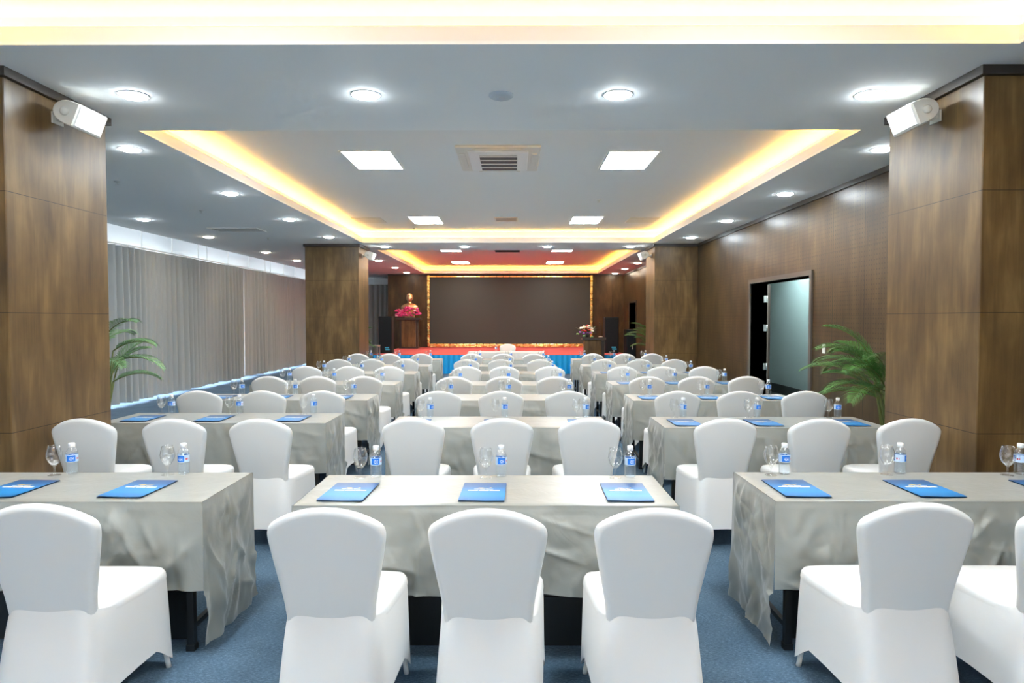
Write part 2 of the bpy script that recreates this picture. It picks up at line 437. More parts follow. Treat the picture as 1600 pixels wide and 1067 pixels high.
for y in (8.5, 11.0, 13.5):  # lamps added out of view to brighten the corridor wall
    pl = MB().box(4.8, 5.2, y - .2, y + .2, 2.97, 2.995).build('corridor_fill_light', emit('corridor fill lamp %d' % y, (.9, 1, 1), 32.0))
    tag(pl, 'unseen added fill lamp of the corridor %s beyond the open doorway' % ('nearest the camera' if y < 10 else 'in the middle' if y < 12 else 'at the far end'), 'ceiling light')
# door_2: dark closed door deep in its opening near the stage
a, b, zt = D2
dc = MB(); dc.box(XR - .02, XR + TW, a - .06, a, 0, zt + .06); dc.box(XR - .02, XR + TW, b, b + .06, 0, zt + .06); dc.box(XR - .02, XR + TW, a, b, zt, zt + .06)
d = structure(dc.build('door_2', M['wood_dark']))
lf = MB().box(XR + TW - .06, XR + TW - .01, a, b, 0, zt).build('door_leaf', M['wood_dark'], d)
MB().tube([(XR + TW - .06, a + .1, 1.0), (XR + TW - .11, a + .1, 1.0), (XR + TW - .11, a + .22, 1.0)], .01).build('door_handle', M['metal'], lf)

# ------------------------------------------------------------------ ceiling lamps and fittings
def led_panel(x, y, z, L=.95, W=.6, mat='panel'):
    o = empty('ceiling_panel_light', (x, y, z)); t = .025
    f = MB(); f.box(-W / 2, W / 2, -L / 2, -L / 2 + t, -.012, 0); f.box(-W / 2, W / 2, L / 2 - t, L / 2, -.012, 0)
    f.box(-W / 2, -W / 2 + t, -L / 2 + t, L / 2 - t, -.012, 0); f.box(W / 2 - t, W / 2, -L / 2 + t, L / 2 - t, -.012, 0)
    f.build('frame', M['plastic_white'], o)
    MB().box(-W / 2 + t, W / 2 - t, -L / 2 + t, L / 2 - t, -.009, -.002).build('diffuser', M[mat], o)
    return o
PAN = [(-1.69, 8.24, 'near left'), (1.36, 8.26, 'near right'), (-1.7, 13.2, 'far left'), (1.37, 13.2, 'far right')]
for x, y, s in PAN:
    tag(led_panel(x, y, HC), 'bright square LED panel, %s one of four in the main ceiling recess' % s, 'ceiling light', 'LED panels of the main recess')
for x, y, s in [(-1.77, 18.9, 'near left'), (1.32, 18.9, 'near right'), (-1.82, 23.2, 'far left'), (1.36, 23.2, 'far right')]:
    tag(led_panel(x, y, HC, mat='panel_warm'), 'bright LED panel, %s one of four in the small recess before the stage' % s, 'ceiling light', 'LED panels of the stage recess')
for x in (-1.69, 1.36):  # panels out of view, added to throw light on the chair backs
    for y, s in ((2.6, 'forward'), (-2.0, 'rear')):
        tag(led_panel(x, y, HC), '%s unseen LED panel added on the %s in the recess overhead of the camera' % (s, 'left' if x < 0 else 'right'), 'ceiling light')

dl = empty('downlight')
MB().lathe([(.079, -.001), (.080, -.005), (.086, -.004), (.088, 0)], 28).build('trim_ring', M['plastic_white'], dl)
MB().lathe([(.0005, -.026), (.030, -.0245), (.055, -.019), (.072, -.011), (.078, -.004), (.078, -.002)], 28).build('lens', M['down'], dl)
dlw = empty('downlight')
MB().lathe([(.079, -.001), (.080, -.005), (.086, -.004), (.088, 0)], 28).build('trim_ring', M['plastic_white'], dlw)
MB().lathe([(.0005, -.026), (.030, -.0245), (.055, -.019), (.072, -.011), (.078, -.004), (.078, -.002)], 28).build('lens', M['down_warm'], dlw)
for o in (dl, dlw):
    for c in kids(o): c.scale = (1.25, 1.25, 1)
tr1, tr2 = snapshot(dl), snapshot(dlw); used = {0: False, 1: False}
ordw = ['first', 'second', 'third', 'fourth', 'fifth', 'sixth', 'seventh']
DL = []
for i, (x, s) in enumerate([(-2.8, 'leftmost'), (-1.09, 'second from left'), (.757, 'third from left'), (2.6, 'rightmost')]):
    DL.append((x, 5.06, 0, 'round downlight, %s of four across the near ceiling beam' % s))
for i, (x, s) in enumerate([(-2.95, 'leftmost'), (-1.13, 'second from left'), (.74, 'third from left'), (2.63, 'rightmost')]):
    DL.append((x, 15.57, 0, 'round downlight, %s of four across the far ceiling beam' % s))
for i, y in enumerate([6.65, 8.98, 11.34, 13.73]):
    DL.append((-3.72, y, 0, 'round downlight, %s from the camera left of the main ceiling recess' % ordw[i]))
for i, y in enumerate([6.68, 9.05, 11.52, 13.86]):
    DL.append((3.56, y, 0, 'round downlight, %s from the camera along the right wood wall' % ordw[i]))
for i, y in enumerate([11.33, 13.72, 16.88, 19.28]):
    DL.append((-6.13, y, 0 if i < 1 else 1, 'round downlight, %s from the camera in the row by the curtains' % ordw[i]))
for i, y in enumerate([19.29, 21.94, 24.3]):
    DL.append((-3.83, y, 1, 'round downlight, %s from the camera left of the stage recess' % ordw[i]))
for i, y in enumerate([20.2, 22.5, 24.7]):
    DL.append((3.62, y, 1, 'round downlight, %s from the camera right of the stage recess' % ordw[i]))
for x, y, k, lab in DL:
    if not used[k]: o = (dl, dlw)[k]; used[k] = True
    else: o = copy_tree(None, None, (tr1, tr2)[k])
    o.location = (x, y, H); tag(o, lab, 'ceiling light', 'recessed ceiling downlights')

# air conditioner cassette
ac = empty('air_conditioner', (-.185, 8.13, HC))
tag(ac, 'white ceiling air conditioner cassette with dark slatted grille in main recess', 'air conditioner')
b = MB(); b.box(-.475, .475, -.6, .6, -.03, 0, bev=.01); b.build('panel', M['plastic_cream'], ac)
b = MB(); b.box(-.34, .34, -.48, .5, -.05, -.03, bev=.012); b.build('inner_panel', M['plastic_white'], ac)
b = MB(); b.box(-.215, .215, -.3, .5 - .06, -.056, -.05); gr = b.build('grille', M['grille_dark'], ac)
b = MB()
for i in range(5): b.box(-.215, .215, -.3 + i * .185 - .012, -.3 + i * .185 + .012, -.064, -.056)
b.build('slats', M['plastic_white'], gr)
for sx, sy, hx, hy in ((0, -.54, .26, .035), (0, .555, .26, .025), (-.41, .0, .035, .34), (.41, 0, .035, .34)):
    MB().box(sx - hx, sx + hx, sy - hy, sy + hy, -.045, -.03, bev=.006).build('air_flap', M['plastic_cream'], ac)

M['detector'] = plain('grey white plastic', (0.5, 0.56, 0.62), 0.5)
sd = empty('smoke_detector', (-.1, 5.06, H)); tag(sd, 'round white smoke detector on the near ceiling beam', 'smoke detector')
MB().lathe([(.09, 0), (.09, -.012), (.075, -.022), (.03, -.026)], 28, cap1=True).build('base', M['detector'], sd)
MB().lathe([(.03, -.026), (.026, -.04), (.0005, -.042)], 20).build('sensor', M['detector'], sd)
def vent(x, y, z, L, W, lab, mat, slats=5):
    o = empty('ceiling_vent', (x, y, z)); tag(o, lab, 'vent', 'ceiling vents'); t = .025
    MB().box(-L / 2, L / 2, -W / 2, -W / 2 + t, -.012, 0).box(-L / 2, L / 2, W / 2 - t, W / 2, -.012, 0).box(-L / 2, -L / 2 + t, -W / 2 + t, W / 2 - t, -.012, 0).box(L / 2 - t, L / 2, -W / 2 + t, W / 2 - t, -.012, 0).build('frame', mat, o)
    MB().box(-L / 2 + t, L / 2 - t, -W / 2 + t, W / 2 - t, -.002, -.0005).build('backing', M['grille_dark'], o)
    b = MB()
    for i in range(slats):
        yy = -W / 2 + t + (i + .5) * (W - 2 * t) / slats
        b.box(-L / 2 + t, L / 2 - t, yy - .007, yy + .007, -.011, -.004)
    b.build('slats', mat, o)
vent(-.16, 13.1, HC, .44, .5, 'slatted metal vent between the far panels of main recess', M['metal'])
vent(-.2, 19.2, HC, .7, .6, 'dark slatted vent in the recess before the stage', M['grille_dark'])
vent(-5.1, 12.6, H, .9, .5, 'slatted vent in the ceiling on the curtain side', M['plastic_white'])
for x, s in ((-2.8, 'left'), (2.45, 'right')):
    tag(MB().box(x - .28, x + .28, 12.9, 13.5, HC - .012, HC, bev=.004).build('access_hatch', M['plastic_cream']), 'square ceiling access hatch at the far %s of main recess' % s, 'hatch', 'ceiling hatches')
SPR = [(1.35, 11.0, HC, 'in the main recess right of centre'), (-4.75, 8.2, H, 'left of the front left column'), (-4.75, 10.4, H, 'right of the curtain downlights'), (-5.0, 13.9, H, 'beyond the curtain side vent'), (-2.1, 14.35, HC, 'far left in the main recess'), (1.75, 14.35, HC, 'far right in the main recess')]
for x, y, z, s in SPR:
    o = empty('sprinkler', (x, y, z)); tag(o, 'small ceiling sprinkler ' + s, 'sprinkler', 'ceiling sprinklers')
    MB().lathe([(.035, 0), (.033, -.006), (.012, -.01), (.01, -.03), (.0005, -.03)], 14).build('body', M['metal'], o)
    MB().lathe([(.024, -.038), (.024, -.041), (.0005, -.041)], 14).lathe([(.004, -.03), (.004, -.04)], 8).build('deflector', M['metal'], o)

# wall speakers
def wall_speaker(x, y, z, side, lab):
    # local: +x points away from the column into the room, long axis along y
    o = empty('wall_speaker', (x, y, z)); o.scale = (1, 1, 1); s = side
    Lh = .17; N = 14
    prof = []      # D-profile in (x,z): flat front at +x, round back
    for i in range(N + 1):
        a = -PI / 2 - PI * i / N
        prof.append((.10 * math.cos(a) * 1.15, .085 * math.sin(a)))
    front = [(.06, .08), (.06, -.08)]
    loop = prof + [(.055, .085), (.06, .078), (.06, -.078), (.055, -.085)]
    R = Matrix.Rotation(math.radians(22), 4, 'Y')
    def P(px, py, pz):
        q = R @ Vector((px, 0, pz)); return (s * (q.x + .19), py, q.z)
    b = MB(); n = len(loop)
    rings = [(-Lh + .008, .93), (-Lh, .98), (Lh, .98), (Lh - .0 + .008, .93)]
    rings = [(-Lh, .92), (-Lh + .012, 1.0), (Lh - .012, 1.0), (Lh, .92)]
    vs = [P(px * k, yy, pz * k) for yy, k in rings for px, pz in loop]; fs = []
    for k in range(3):
        for i in range(n):
            j = (i + 1) % n; fs.append((k * n + i, k * n + j, (k + 1) * n + j, (k + 1) * n + i))
    fs.append(tuple(range(n - 1, -1, -1))); fs.append(tuple(range(3 * n, 4 * n)))
    b.add(vs, fs); b.build('cabinet', M['plastic_cream'], o)
    g = MB(); g.add([P(.0602, -Lh + .014, -.074), P(.0602, Lh - .014, -.074), P(.0602, Lh - .014, .074), P(.0602, -Lh + .014, .074),
                     P(.066, -Lh + .02, -.068), P(.066, Lh - .02, -.068), P(.066, Lh - .02, .068), P(.066, -Lh + .02, .068)],
                    [(4, 5, 6, 7), (0, 1, 5, 4), (1, 2, 6, 5), (2, 3, 7, 6), (3, 0, 4, 7)])
    g.build('grille', M['plastic_white'], o)
    k = MB(); k.lathe([(.03, 0), (.03, .012), (.02, .02), (.0005, .021)], 16, M=Matrix.Translation(P(-.02, -Lh - .0, 0)) @ Matrix.Rotation(PI / 2, 4, 'X'))
    k.build('pivot_knob', M['plastic_cream'], o)
    br = MB()
    br.box(min(0, s * .012), max(0, s * .012), -.06, .06, -.04, .04)
    br.box(min(s * .012, s * .14), max(s * .012, s * .14), -Lh - .03, -Lh - .012, -.02, .02) if False else br.box(min(s * .012, s * .11), max(s * .012, s * .11), -.03, .03, -.018, .018)
    br.build('bracket', M['plastic_cream'], o)
    tag(o, lab, 'speaker', 'white wall speakers')
wall_speaker(-3.34, 5.02, 3.075, 1, 'white box speaker bracketed to the front left column')
wall_speaker(3.05, 5.0, 3.075, -1, 'white box speaker bracketed to the front right column')
wall_speaker(-3.42, 15.4, 3.03, 1, 'white box speaker bracketed to the far left column')
wall_speaker(3.07, 15.4, 3.03, -1, 'white box speaker bracketed to the far right column')

sw = empty('light_switch', (XR, 8.87, 1.23)); tag(sw, 'white light switch on the right wall beside the open doorway', 'switch')
MB().box(-.012, 0, -.04, .04, -.06, .06, bev=.003).build('plate', M['plastic_white'], sw)
MB().box(-.018, -.012, -.016, .016, -.03, .03).build('rocker', M['plastic_white'], sw)

# ------------------------------------------------------------------ curtains
def curtain(y0, y1, lab, seed, x=None, flare=0.0):
    rnd = random.Random(seed); Lc = y1 - y0; n = int(Lc / .022); zt, zb = 2.98, .045
    ph = [rnd.uniform(0, 6.28) for _ in range(5)]
    def fold(s):
        q = s * 2 * PI / .21 + 1.1 * math.sin(s * 1.9 + ph[0]) + .7 * math.sin(s * 4.3 + ph[1])
        return math.sin(q), .6 + .4 * math.sin(s * 2.7 + ph[2])
    def fn(u, v):
        s = u * Lc; a, k = fold(s); k *= min(1, min(s, Lc - s) / .09); z = zt + (zb - zt) * v
        amp = (.065 + .025 * v) * k; a = math.copysign(abs(a) ** .65, a)
        yy = y0 + s + .012 * math.sin(s * 40 + ph[3]) * v + flare * (.5 - u) * v * v * .25
        d = amp * (a + .25 * min(1, k * 3) * math.sin(2 * s * 2 * PI / .21 + ph[4]))
        zz = z + (.012 * math.sin(s * 9 + ph[1]) * v)
        return (-7.32 + d, yy, zz) if x is None else (yy, x + d, zz)
    o = empty('curtain', ((-7.32, (y0 + y1) / 2, 0) if x is None else ((y0 + y1) / 2, x, 0)))
    c = MB().grid(fn, n, 14).build('drape', M['curtain'], o); c.matrix_parent_inverse = Matrix.Translation(-Vector(o.location))
    t = MB().box(*((-7.36, -7.28, y0, y1) if x is None else (y0, y1, x - .04, x + .04)), 2.985, 3.01).build('rail', M['plastic_white'], o)
    t.matrix_parent_inverse = Matrix.Translation(-Vector(o.location))
    hg = MB()
    zc = HC if x is None else HC
    k = 0
    while y0 + .4 + k * 1.2 < y1:
        q = y0 + .4 + k * 1.2; k += 1
        if x is None: hg.box(-7.33, -7.31, q - .01, q + .01, 3.01, HC)
        else: hg.box(q - .01, q + .01, x - .01, x + .01, 3.01, HC)
    h = hg.build('rail_hanger', M['plastic_white'], o); h.matrix_parent_inverse = Matrix.Translation(-Vector(o.location))
    tag(o, lab, 'curtain', 'grey curtains along the windows')
CU = [(-4.6, 3.0, 'grey pleated curtain at the near end of the window wall, behind the camera'),
      (3.0, 9.42, 'grey pleated curtain beside the front left column along the window wall'),
      (9.43, 15.87, 'wide grey pleated curtain by the left palm, nearest one in view'),
      (15.88, 18.465, 'grey pleated curtain just beyond the narrow glimpse of window'),
      (18.47, 20.07, 'narrow grey pleated curtain before the tall bright gap'),
      (20.10, 22.4, 'grey pleated curtain just beyond the tall bright gap'),
      (22.41, 27.2, 'grey pleated curtain farthest along, next to the far left column')]
for i, (a, b, lab) in enumerate(CU): curtain(a, b, lab, i + 3, flare=0)
curtain(-7.2, -4.7, 'grey curtain across the end corner left of the stage', 21, x=27.3)

# ------------------------------------------------------------------ banquet chair
def catmull(pts, per=4):
    out = []
    n = len(pts)
    for i in range(n - 1):
        p0, p1, p2, p3 = pts[max(i - 1, 0)], pts[i], pts[i + 1], pts[min(i + 2, n - 1)]
        for k in range(per):
            t = k / per
            out.append(tuple(.5 * ((2 * p1[d]) + (-p0[d] + p2[d]) * t + (2 * p0[d] - 5 * p1[d] + 4 * p2[d] - p3[d]) * t * t + (-p0[d] + 3 * p1[d] - 3 * p2[d] + p3[d]) * t ** 3) for d in range(2)))
    out.append(pts[-1]); return out
def back_y(x, z):
    return -.212 - .20 * (z - .44) * .95 + .35 * x * x
def chair():
    o = empty('banquet_chair')
    half = catmull([(.0, .36), (.12, .36), (.158, .37), (.169, .45), (.178, .54), (.198, .65), (.216, .75), (.223, .80), (.222, .828), (.209, .853), (.173, .878), (.12, .902), (.06, .918), (0, .923)], 4)
    loop = half + [(-x, z) for x, z in half[-2:0:-1]]
    n = len(loop); b = MB(); vs = []; fs = []
    r = .027; zc = .66
    rings = []
    for a in range(0, 7):     # rim round from back to front
        t = -PI / 2 + PI * a / 6
        rings.append((r * (1 - math.cos(t)), r * math.sin(t)))
    seq = [(.16, -r, .0), (.45, -r, .0), (.75, -r, .0)]
    def put(shr, ins, dy):
        for x, z in loop:
            L_ = math.hypot(x, (z - zc)) + 1e-6
            k = max(0.0, 1 - ins / L_) * shr
            X, Z = x * k, zc + (z - zc) * k
            vs.append((X, back_y(X, Z) + dy, Z))
    put(.0, 0, -r - .002); put(.4, r, -r - .002); put(.75, r, -r - .001); put(.93, r, -r)
    for ins, dy in rings: put(1, ins, dy)
    put(.93, r, r + .003); put(.75, r, r + .010); put(.4, r, r + .013); put(0, 0, r + .014)
    nr = len(vs) // n
    for k in range(nr - 1):
        for i in range(n):
            j = (i + 1) % n; fs.append((k * n + j, k * n + i, (k + 1) * n + i, (k + 1) * n + j))
    b.add(vs, fs, True)
    b.build('backrest', M['spandex_shaded'], o)
    # seat + skirt: loop of rounded trapezoid
    NS = 96
    def base(t, wr, wf, yr, yf, rad):
        # superellipse-like rounded quad, t in [0,1)
        a = 2 * PI * t; c, s = math.cos(a), math.sin(a); e = .30
        X = (abs(c) ** e) * (1 if c >= 0 else -1); Y = (abs(s) ** e) * (1 if s >= 0 else -1)
        y = (yr + yf) / 2 + Y * (yf - yr) / 2; u = (Y + 1) / 2
        return X * (wr + (wf - wr) * u), y, abs(X) * abs(Y)
    s_ = MB(); vs = []; fs = []
    lev = [(0.0, .488), (.5, .488), (.85, .484), (.95, .474), (.99, .458), (1.0, .438), (.99, .418)]
    for k, z in lev:
        for i in range(NS):
            x, y, c = base(i / NS, .182, .235, -.215, .275, .05)
            vs.append((x * k, .03 + (y - .03) * k, z - (.0 if k > .5 else 0)))
    for k in range(len(lev) - 1):
        for i in range(NS):
            j = (i + 1) % NS; fs.append((k * NS + i, k * NS + j, (k + 1) * NS + j, (k + 1) * NS + i))
    s_.add(vs, fs, True); s_.build('seat', M['spandex'], o)
    k_ = MB(); vs = []; fs = []; NV = 14
    for v in range(NV + 1):
        q = v / NV
        for i in range(NS):
            x0, y0, c0 = base(i / NS, .176, .233, -.246, .272, .05)
            x1, y1, c1 = base(i / NS, .222, .248, -.325, .314, .05)
            corner = min(1, 1.22 * max(0, (c1 - .42) / .58) ** 1.25)
            # hem between the feet arches up
            side = abs(x1) > .2 and abs(y1 + .01) < .28
            arch = .135 * (1 - corner)
            hem = .006 + arch
            rear = max(0, min(1, (-.05 - y0) / .2)) ** 2
            zt = .45 + .045 * rear; z = zt + (hem - zt) * q
            qq = q ** (1 - .25 * corner)
            x = x0 + (x1 - x0) * qq; y = y0 + (y1 - y0) * qq
            pin = .035 * (1 - corner) * math.sin(min(1, q) * PI * .5) ** 1.3
            x *= (1 - pin * 2.2); y = -.01 + (y + .01) * (1 - pin * 1.1)
            vs.append((x, y, z))
    for k in range(NV):
        for i in range(NS):
            j = (i + 1) % NS; fs.append((k * NS + i, k * NS + j, (k + 1) * NS + j, (k + 1) * NS + i))
    k_.add(vs, fs, True); k_.build('skirt', M['spandex'], o)
    for sx in (-1, 1):
        for fr in (0, 1):
            top = (sx * (.165 if fr else .13), .2 if fr else -.15, .40); bot = (sx * (.208 if fr else .186), .264 if fr else -.276, .0)
            l = MB(); p = [Vector(top).lerp(Vector(bot), t) for t in (0, .6, .93, 1)]
            l.tube(p, [.011, .010, .011, .012], 10)
            l.build('leg', M['plastic_white'], o)
    return o
ch0 = chair(); ch_tree = snapshot(ch0); ch_used = [False]
CHB = .30          # top rear edge of the back behind the origin
def place_chair(x, y, rz, lab, group=None):
    if not ch_used[0]: o = ch0; ch_used[0] = True
    else: o = copy_tree(None, None, ch_tree)
    o.location = (x, y, 0); o.rotation_euler = (0, 0, rz); tag(o, lab, 'chair', group)
    return o

# ------------------------------------------------------------------ tables and cloths
def cloth_mesh(W, D, seed, df=.42, de=.70, ht=.752, res=.014, wr=1.0, name='tablecloth', mat=None):
    rnd = random.Random(seed); b = MB()
    # panel displacement by random creases
    def creases(L, Hh, n):
        out = []
        for _ in range(n):
            s0 = rnd.uniform(0, L); z0 = rnd.uniform(0, Hh); a = rnd.choice([rnd.uniform(.9, 1.3), rnd.uniform(1.5, 1.65), rnd.uniform(1.9, 2.4), rnd.uniform(0, .35)])
            out.append((s0, z0, math.cos(a), math.sin(a), rnd.uniform(.08, .32), rnd.uniform(.007, .022), rnd.uniform(-.6, 1.0) * .026 * wr))
        return out
    def disp(cr, s, z, L):
        d = .012 * wr * noise.noise((s * 4.0 + seed * 3.1, z * 2.5, seed)) + .022 * wr * abs(noise.noise((s * 5.5 + seed, z * 4.5, 2.0))) + .010 * wr * abs(noise.noise((s * 11 + z * 5, z * 9 - s * 3, 7.0 + seed)))
        for s0, z0, c, si, ln, wd, am in cr:
            a = (s - s0) * c + (z - z0) * si; e = -(s - s0) * si + (z - z0) * c
            if abs(a) < ln and abs(e) < 4 * wd:
                f = 1 - (abs(a) / ln) ** 2
                d += am * f * math.exp(-abs(e) / wd if e > 0 else e / (wd * 1.8))
        return d
    nx = int(W / res); ny = int(D / res)
    r = .012
    # top
    def top(u, v):
        x = -W / 2 + W * u; y = -D / 2 + D * v
        e = min(W / 2 - abs(x), D / 2 - abs(y))
        return (x, y, ht + .0012 * noise.noise((x * 6, y * 9, seed)) - (0.004 if e < 1e-6 else 0))
    b.grid(top, nx // 2, ny // 2)
    def panel(L, drop, ox, oy, dx, dy, nxn, nyn, flare, free):
        cr = creases(L, drop, int(22 * L) + 6)
        ns = int(L / res); nz = int(drop / res)
        big = [rnd.uniform(0, 6.28) for _ in range(3)]
        def fn(u, v):
            s = -.006 + (L + .012) * u; z = drop * v
            roll = min(1.0, z / .03)
            fall = min(1, z / .10)
            d = .006 * roll + fall * disp(cr, s, z, L)
            edge = max(0, min(s, L - s))
            if not free: d = .006 * roll + (d - .006 * roll) * min(1, edge / .10)
            elif z < df + .03: d = .006 * roll + (d - .006 * roll) * min(1, edge / .06)
            d += flare * v * v * (min(1, edge / .05) if not free else 1) * (.6 + .5 * math.sin(s * 2 * PI / (.31 if free else .5) + big[0]) + .3 * math.sin(s * 2 * PI / .17 + big[1]))
            if d < .003: d = .003 + (d - .003) * .15
            zz = ht - .004 - z
            hem = 0
            if v > .999: hem = .006 * math.sin(s * 9 + big[2])
            return (ox + dx * s + nxn * d, oy + dy * s + nyn * d, max(.012, zz + hem))
        b.grid(fn, ns, nz)
    panel(W, df, -W / 2, -D / 2, 1, 0, 0, -1, .012, False)
    panel(W, df, W / 2, D / 2, -1, 0, 0, 1, .012, False)
    panel(D, de, W / 2, -D / 2, 0, 1, 1, 0, .014, True)
    panel(D, de, -W / 2, D / 2, 0, -1, -1, 0, .014, True)
    return b.mesh(name, mat or M['cloth'])
D_T = .62
CM = {}
def get_cloth(W, k):
    key = (W, k)
    if key not in CM: CM[key] = cloth_mesh(W, D_T, 11 + 7 * k + int(W * 10), res=.0095 if k < 1 else .014)
    return CM[key]
def make_table(W):
    o = empty('folding_table'); D = D_T
    MB().box(-W / 2 + .004, W / 2 - .004, -D / 2 + .004, D / 2 - .004, .715, .745, bev=.004).build('table_top', M['board'], o)
    MB().box(-W / 2 + .12, W / 2 - .12, -D / 2 + .115, -D / 2 + .13, .03, .70).build('modesty_shade_panel', M['black'], o)  # black sheet set at the near side to stand for shade under the cloth
    for sx in (-1, 1):
        for sy in (-1, 1):
            l = MB(); x = sx * (W / 2 - .09); y = sy * (D / 2 - .07)
            l.box(x - .017, x + .017, y - .017, y + .017, 0.012, .715)
            l.box(x - .021, x + .021, y - .021, y + .021, 0, .03); l.build('leg', M['black'], o)
        x = sx * (W / 2 - .09)
        MB().box(x - .012, x + .012, -D / 2 + .087, D / 2 - .087, .10, .125).build('crossbar', M['black'], o)
    MB().box(-W / 2 + .107, W / 2 - .107, -D / 2 + .098, -D / 2 + .114, .262, .276).build('stretcher', M['black'], o)
    return o
TB = {}
def place_table(x, y, W, lab, group):
    if W not in TB:
        o = make_table(W); TB[W] = snapshot(o)
    else: o = copy_tree(None, None, TB[W])
    o.location = (x, y, 0); tag(o, lab, 'table', group); return o

# ------------------------------------------------------------------ things on the tables
def goblet():
    o = empty('water_goblet')
    MB().lathe([(.0005, .003), (.012, .004), (.030, .0025), (.033, .001), (.033, 0), (.0005, 0)], 28).build('foot', M['glass'], o)
    MB().lathe([(.010, .004), (.0055, .012), (.0045, .03), (.005, .044), (.009, .053)], 16).build('stem', M['glass'], o)
    MB().lathe([(.009, .053), (.020, .062), (.031, .078), (.0385, .098), (.040, .112), (.0375, .130), (.0325, .150), (.0295, .163), (.0287, .163), (.0316, .150), (.0366, .130), (.039, .112), (.0374, .098), (.030, .079), (.019, .064), (.0005, .057)], 32).build('bowl', M['glass'], o)
    return o
def bottle():
    o = empty('water_bottle')
    prof = [(.0005, .004), (.022, .002), (.028, .004), (.0305, .010)]
    z = .012
    for i in range(5): prof += [(.0305, z), (.0288, z + .005), (.0305, z + .010)]; z += .0105
    prof += [(.0305, .070), (.0300, .072), (.0300, .112), (.0305, .114), (.0295, .124), (.025, .136), (.018, .145), (.0135, .149), (.013, .155)]
    MB().lathe(prof, 28).build('body', M['bottle'], o)
    MB().lathe([(.0005, .006), (.027, .007), (.0285, .012), (.0285, .068), (.0285, .12), (.0005, .12)], 24).build('water', M['water'], o)
    MB().lathe([(.0145, .150), (.0165, .151), (.0165, .171), (.015, .174), (.0005, .174)], 24, cap0=True).build('cap', M['cap'], o)
    n, mz = 48, 12; b = MB(); vs = []; fs = []
    for j in range(mz + 1):
        for i in range(n):
            a = 2 * PI * i / n; vs.append((.0309 * math.cos(a), .0309 * math.sin(a), .072 + .040 * j / mz))
    b.v = vs
    for j in range(mz):
        for i in range(n):
            k = (i + 1) % n; b.f.append((j * n + i, j * n + k, (j + 1) * n + k, (j + 1) * n + i)); b.s.append(True)
            mi = 0
            blue = 1 <= j <= 10 and (4 <= i < 15 or 28 <= i < 39)
            if blue:
                mi = 1
                q = i - (4 if i < 20 else 28)
                if j in (3, 5, 7) and 3 <= q <= 8 and (q * 3 + j) % 4: mi = 2
            elif 4 <= j <= 6 and i % 24 in (17, 18, 20): mi = 3
            b.m.append(mi)
    b.build('label', [M['label'], M['label_blue'], M['label_text'], M['label_red']], o)
    return o
def folder():
    o = empty('presentation_folder'); w_, l_ = .22, .35
    MB().box(-w_ / 2, w_ / 2, -l_ / 2, l_ / 2, 0, .002).build('back_cover', M['folder_inner'], o)
    def fn(u, v):
        return (-w_ / 2 + w_ * u, -l_ / 2 + l_ * v, .0045 + .0035 * (1 - v) ** 2 * (.6 + .4 * math.cos(u * 5)))
    b = MB(); b.grid(fn, 8, 10); b.grid(lambda u, v: (lambda p: (p[0], p[1], p[2] - .0012))(fn(1 - u, v)), 8, 10)
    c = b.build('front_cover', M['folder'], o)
    def top(x, y): return fn((x + w_ / 2) / w_, (y + l_ / 2) / l_)[2] + .0005
    def poly(mb, pts):
        mb.add([(x, y, top(x, y)) for x, y in pts], [tuple(range(len(pts)))])
    g = MB()      # gold swoosh emblem
    poly(g, [(-.040, .060), (-.026, .072), (-.008, .073), (.0, .066), (.008, .058), (-.004, .056), (-.022, .055)])
    poly(g, [(.0, .062), (.012, .054), (.030, .062), (.040, .076), (.034, .079), (.024, .068), (.013, .063)])
    g.build('emblem', M['gold_print'], c)
    g = MB()
    for x0, x1 in ((-.05, -.026), (-.022, .006), (.010, .046)): poly(g, [(x0, .040), (x1, .040), (x1, .046), (x0, .046)])
    for x0, x1 in ((-.078, -.030), (-.024, .024), (.030, .080)):
        poly(g, [(x0, .008), (x1, .008), (x1 + .002, .013), (x1, .027), (x0, .027), (x0 - .002, .022)])
    t = g.build('printed_text', M['white_print'], c)
    g = MB()
    for x0, x1 in ((-.078, -.030), (-.024, .024), (.030, .080)):
        x = x0 + .006
        while x < x1 - .006:
            z = top(x, .017) + .0004; g.add([(x, .012, z), (x + .0035, .012, z), (x + .0035, .023, z), (x, .023, z)], [(0, 1, 2, 3)]); x += .0075
    g.build('lettering', M['gold_print'], t)
    return o
go, bo, fo = goblet(), bottle(), folder()
S = {'g': [go, snapshot(go), False], 'b': [bo, snapshot(bo), False], 'f': [fo, snapshot(fo), False]}
def put(k, x, y, z, rz, lab, cat, group):
    s = S[k]
    if not s[2]: o = s[0]; s[2] = True
    else: o = copy_tree(None, None, s[1])
    o.location = (x, y, z); o.rotation_euler = (0, 0, rz); tag(o, lab, cat, group); return o

# ------------------------------------------------------------------ seating plan
CHX = {'left': [[40], [118, 262, 402], [305, 407, 500], [418, 493, 568], [477, 544, 607], [527, 581, 632], [558, 608, 658]],
       'centre': [[502, 762, 1030], [643, 783, 921], [683, 782, 887], [709, 787, 868], [728, 788, 859], [728, 783, 844], [737, 785, 834]],
       'right': [[1445, 1705], [1137, 1285, 1432], [1060, 1160, 1262], [1012, 1091, 1169], [973, 1035, 1102], [944, 1000, 1054], [927, 977, 1019]]}
FR = {'left': [3.22, 5.67, 7.27, 8.95, 10.7, 12.45, 14.36], 'centre': [3.16, 5.45, 7.25, 8.9, 10.7, 12.4, 14.3], 'right': [3.24, 5.44, 7.25, 8.95, 10.7, 12.45, 14.36]}
TX = {'left': [-2.44] + [-2.53] * 6, 'centre': [-.135, -.13, -.12, -.13, -.13, -.13, -.13], 'right': [2.15, 2.105, 2.17, 2.19, 2.18, 2.16, 2.14]}
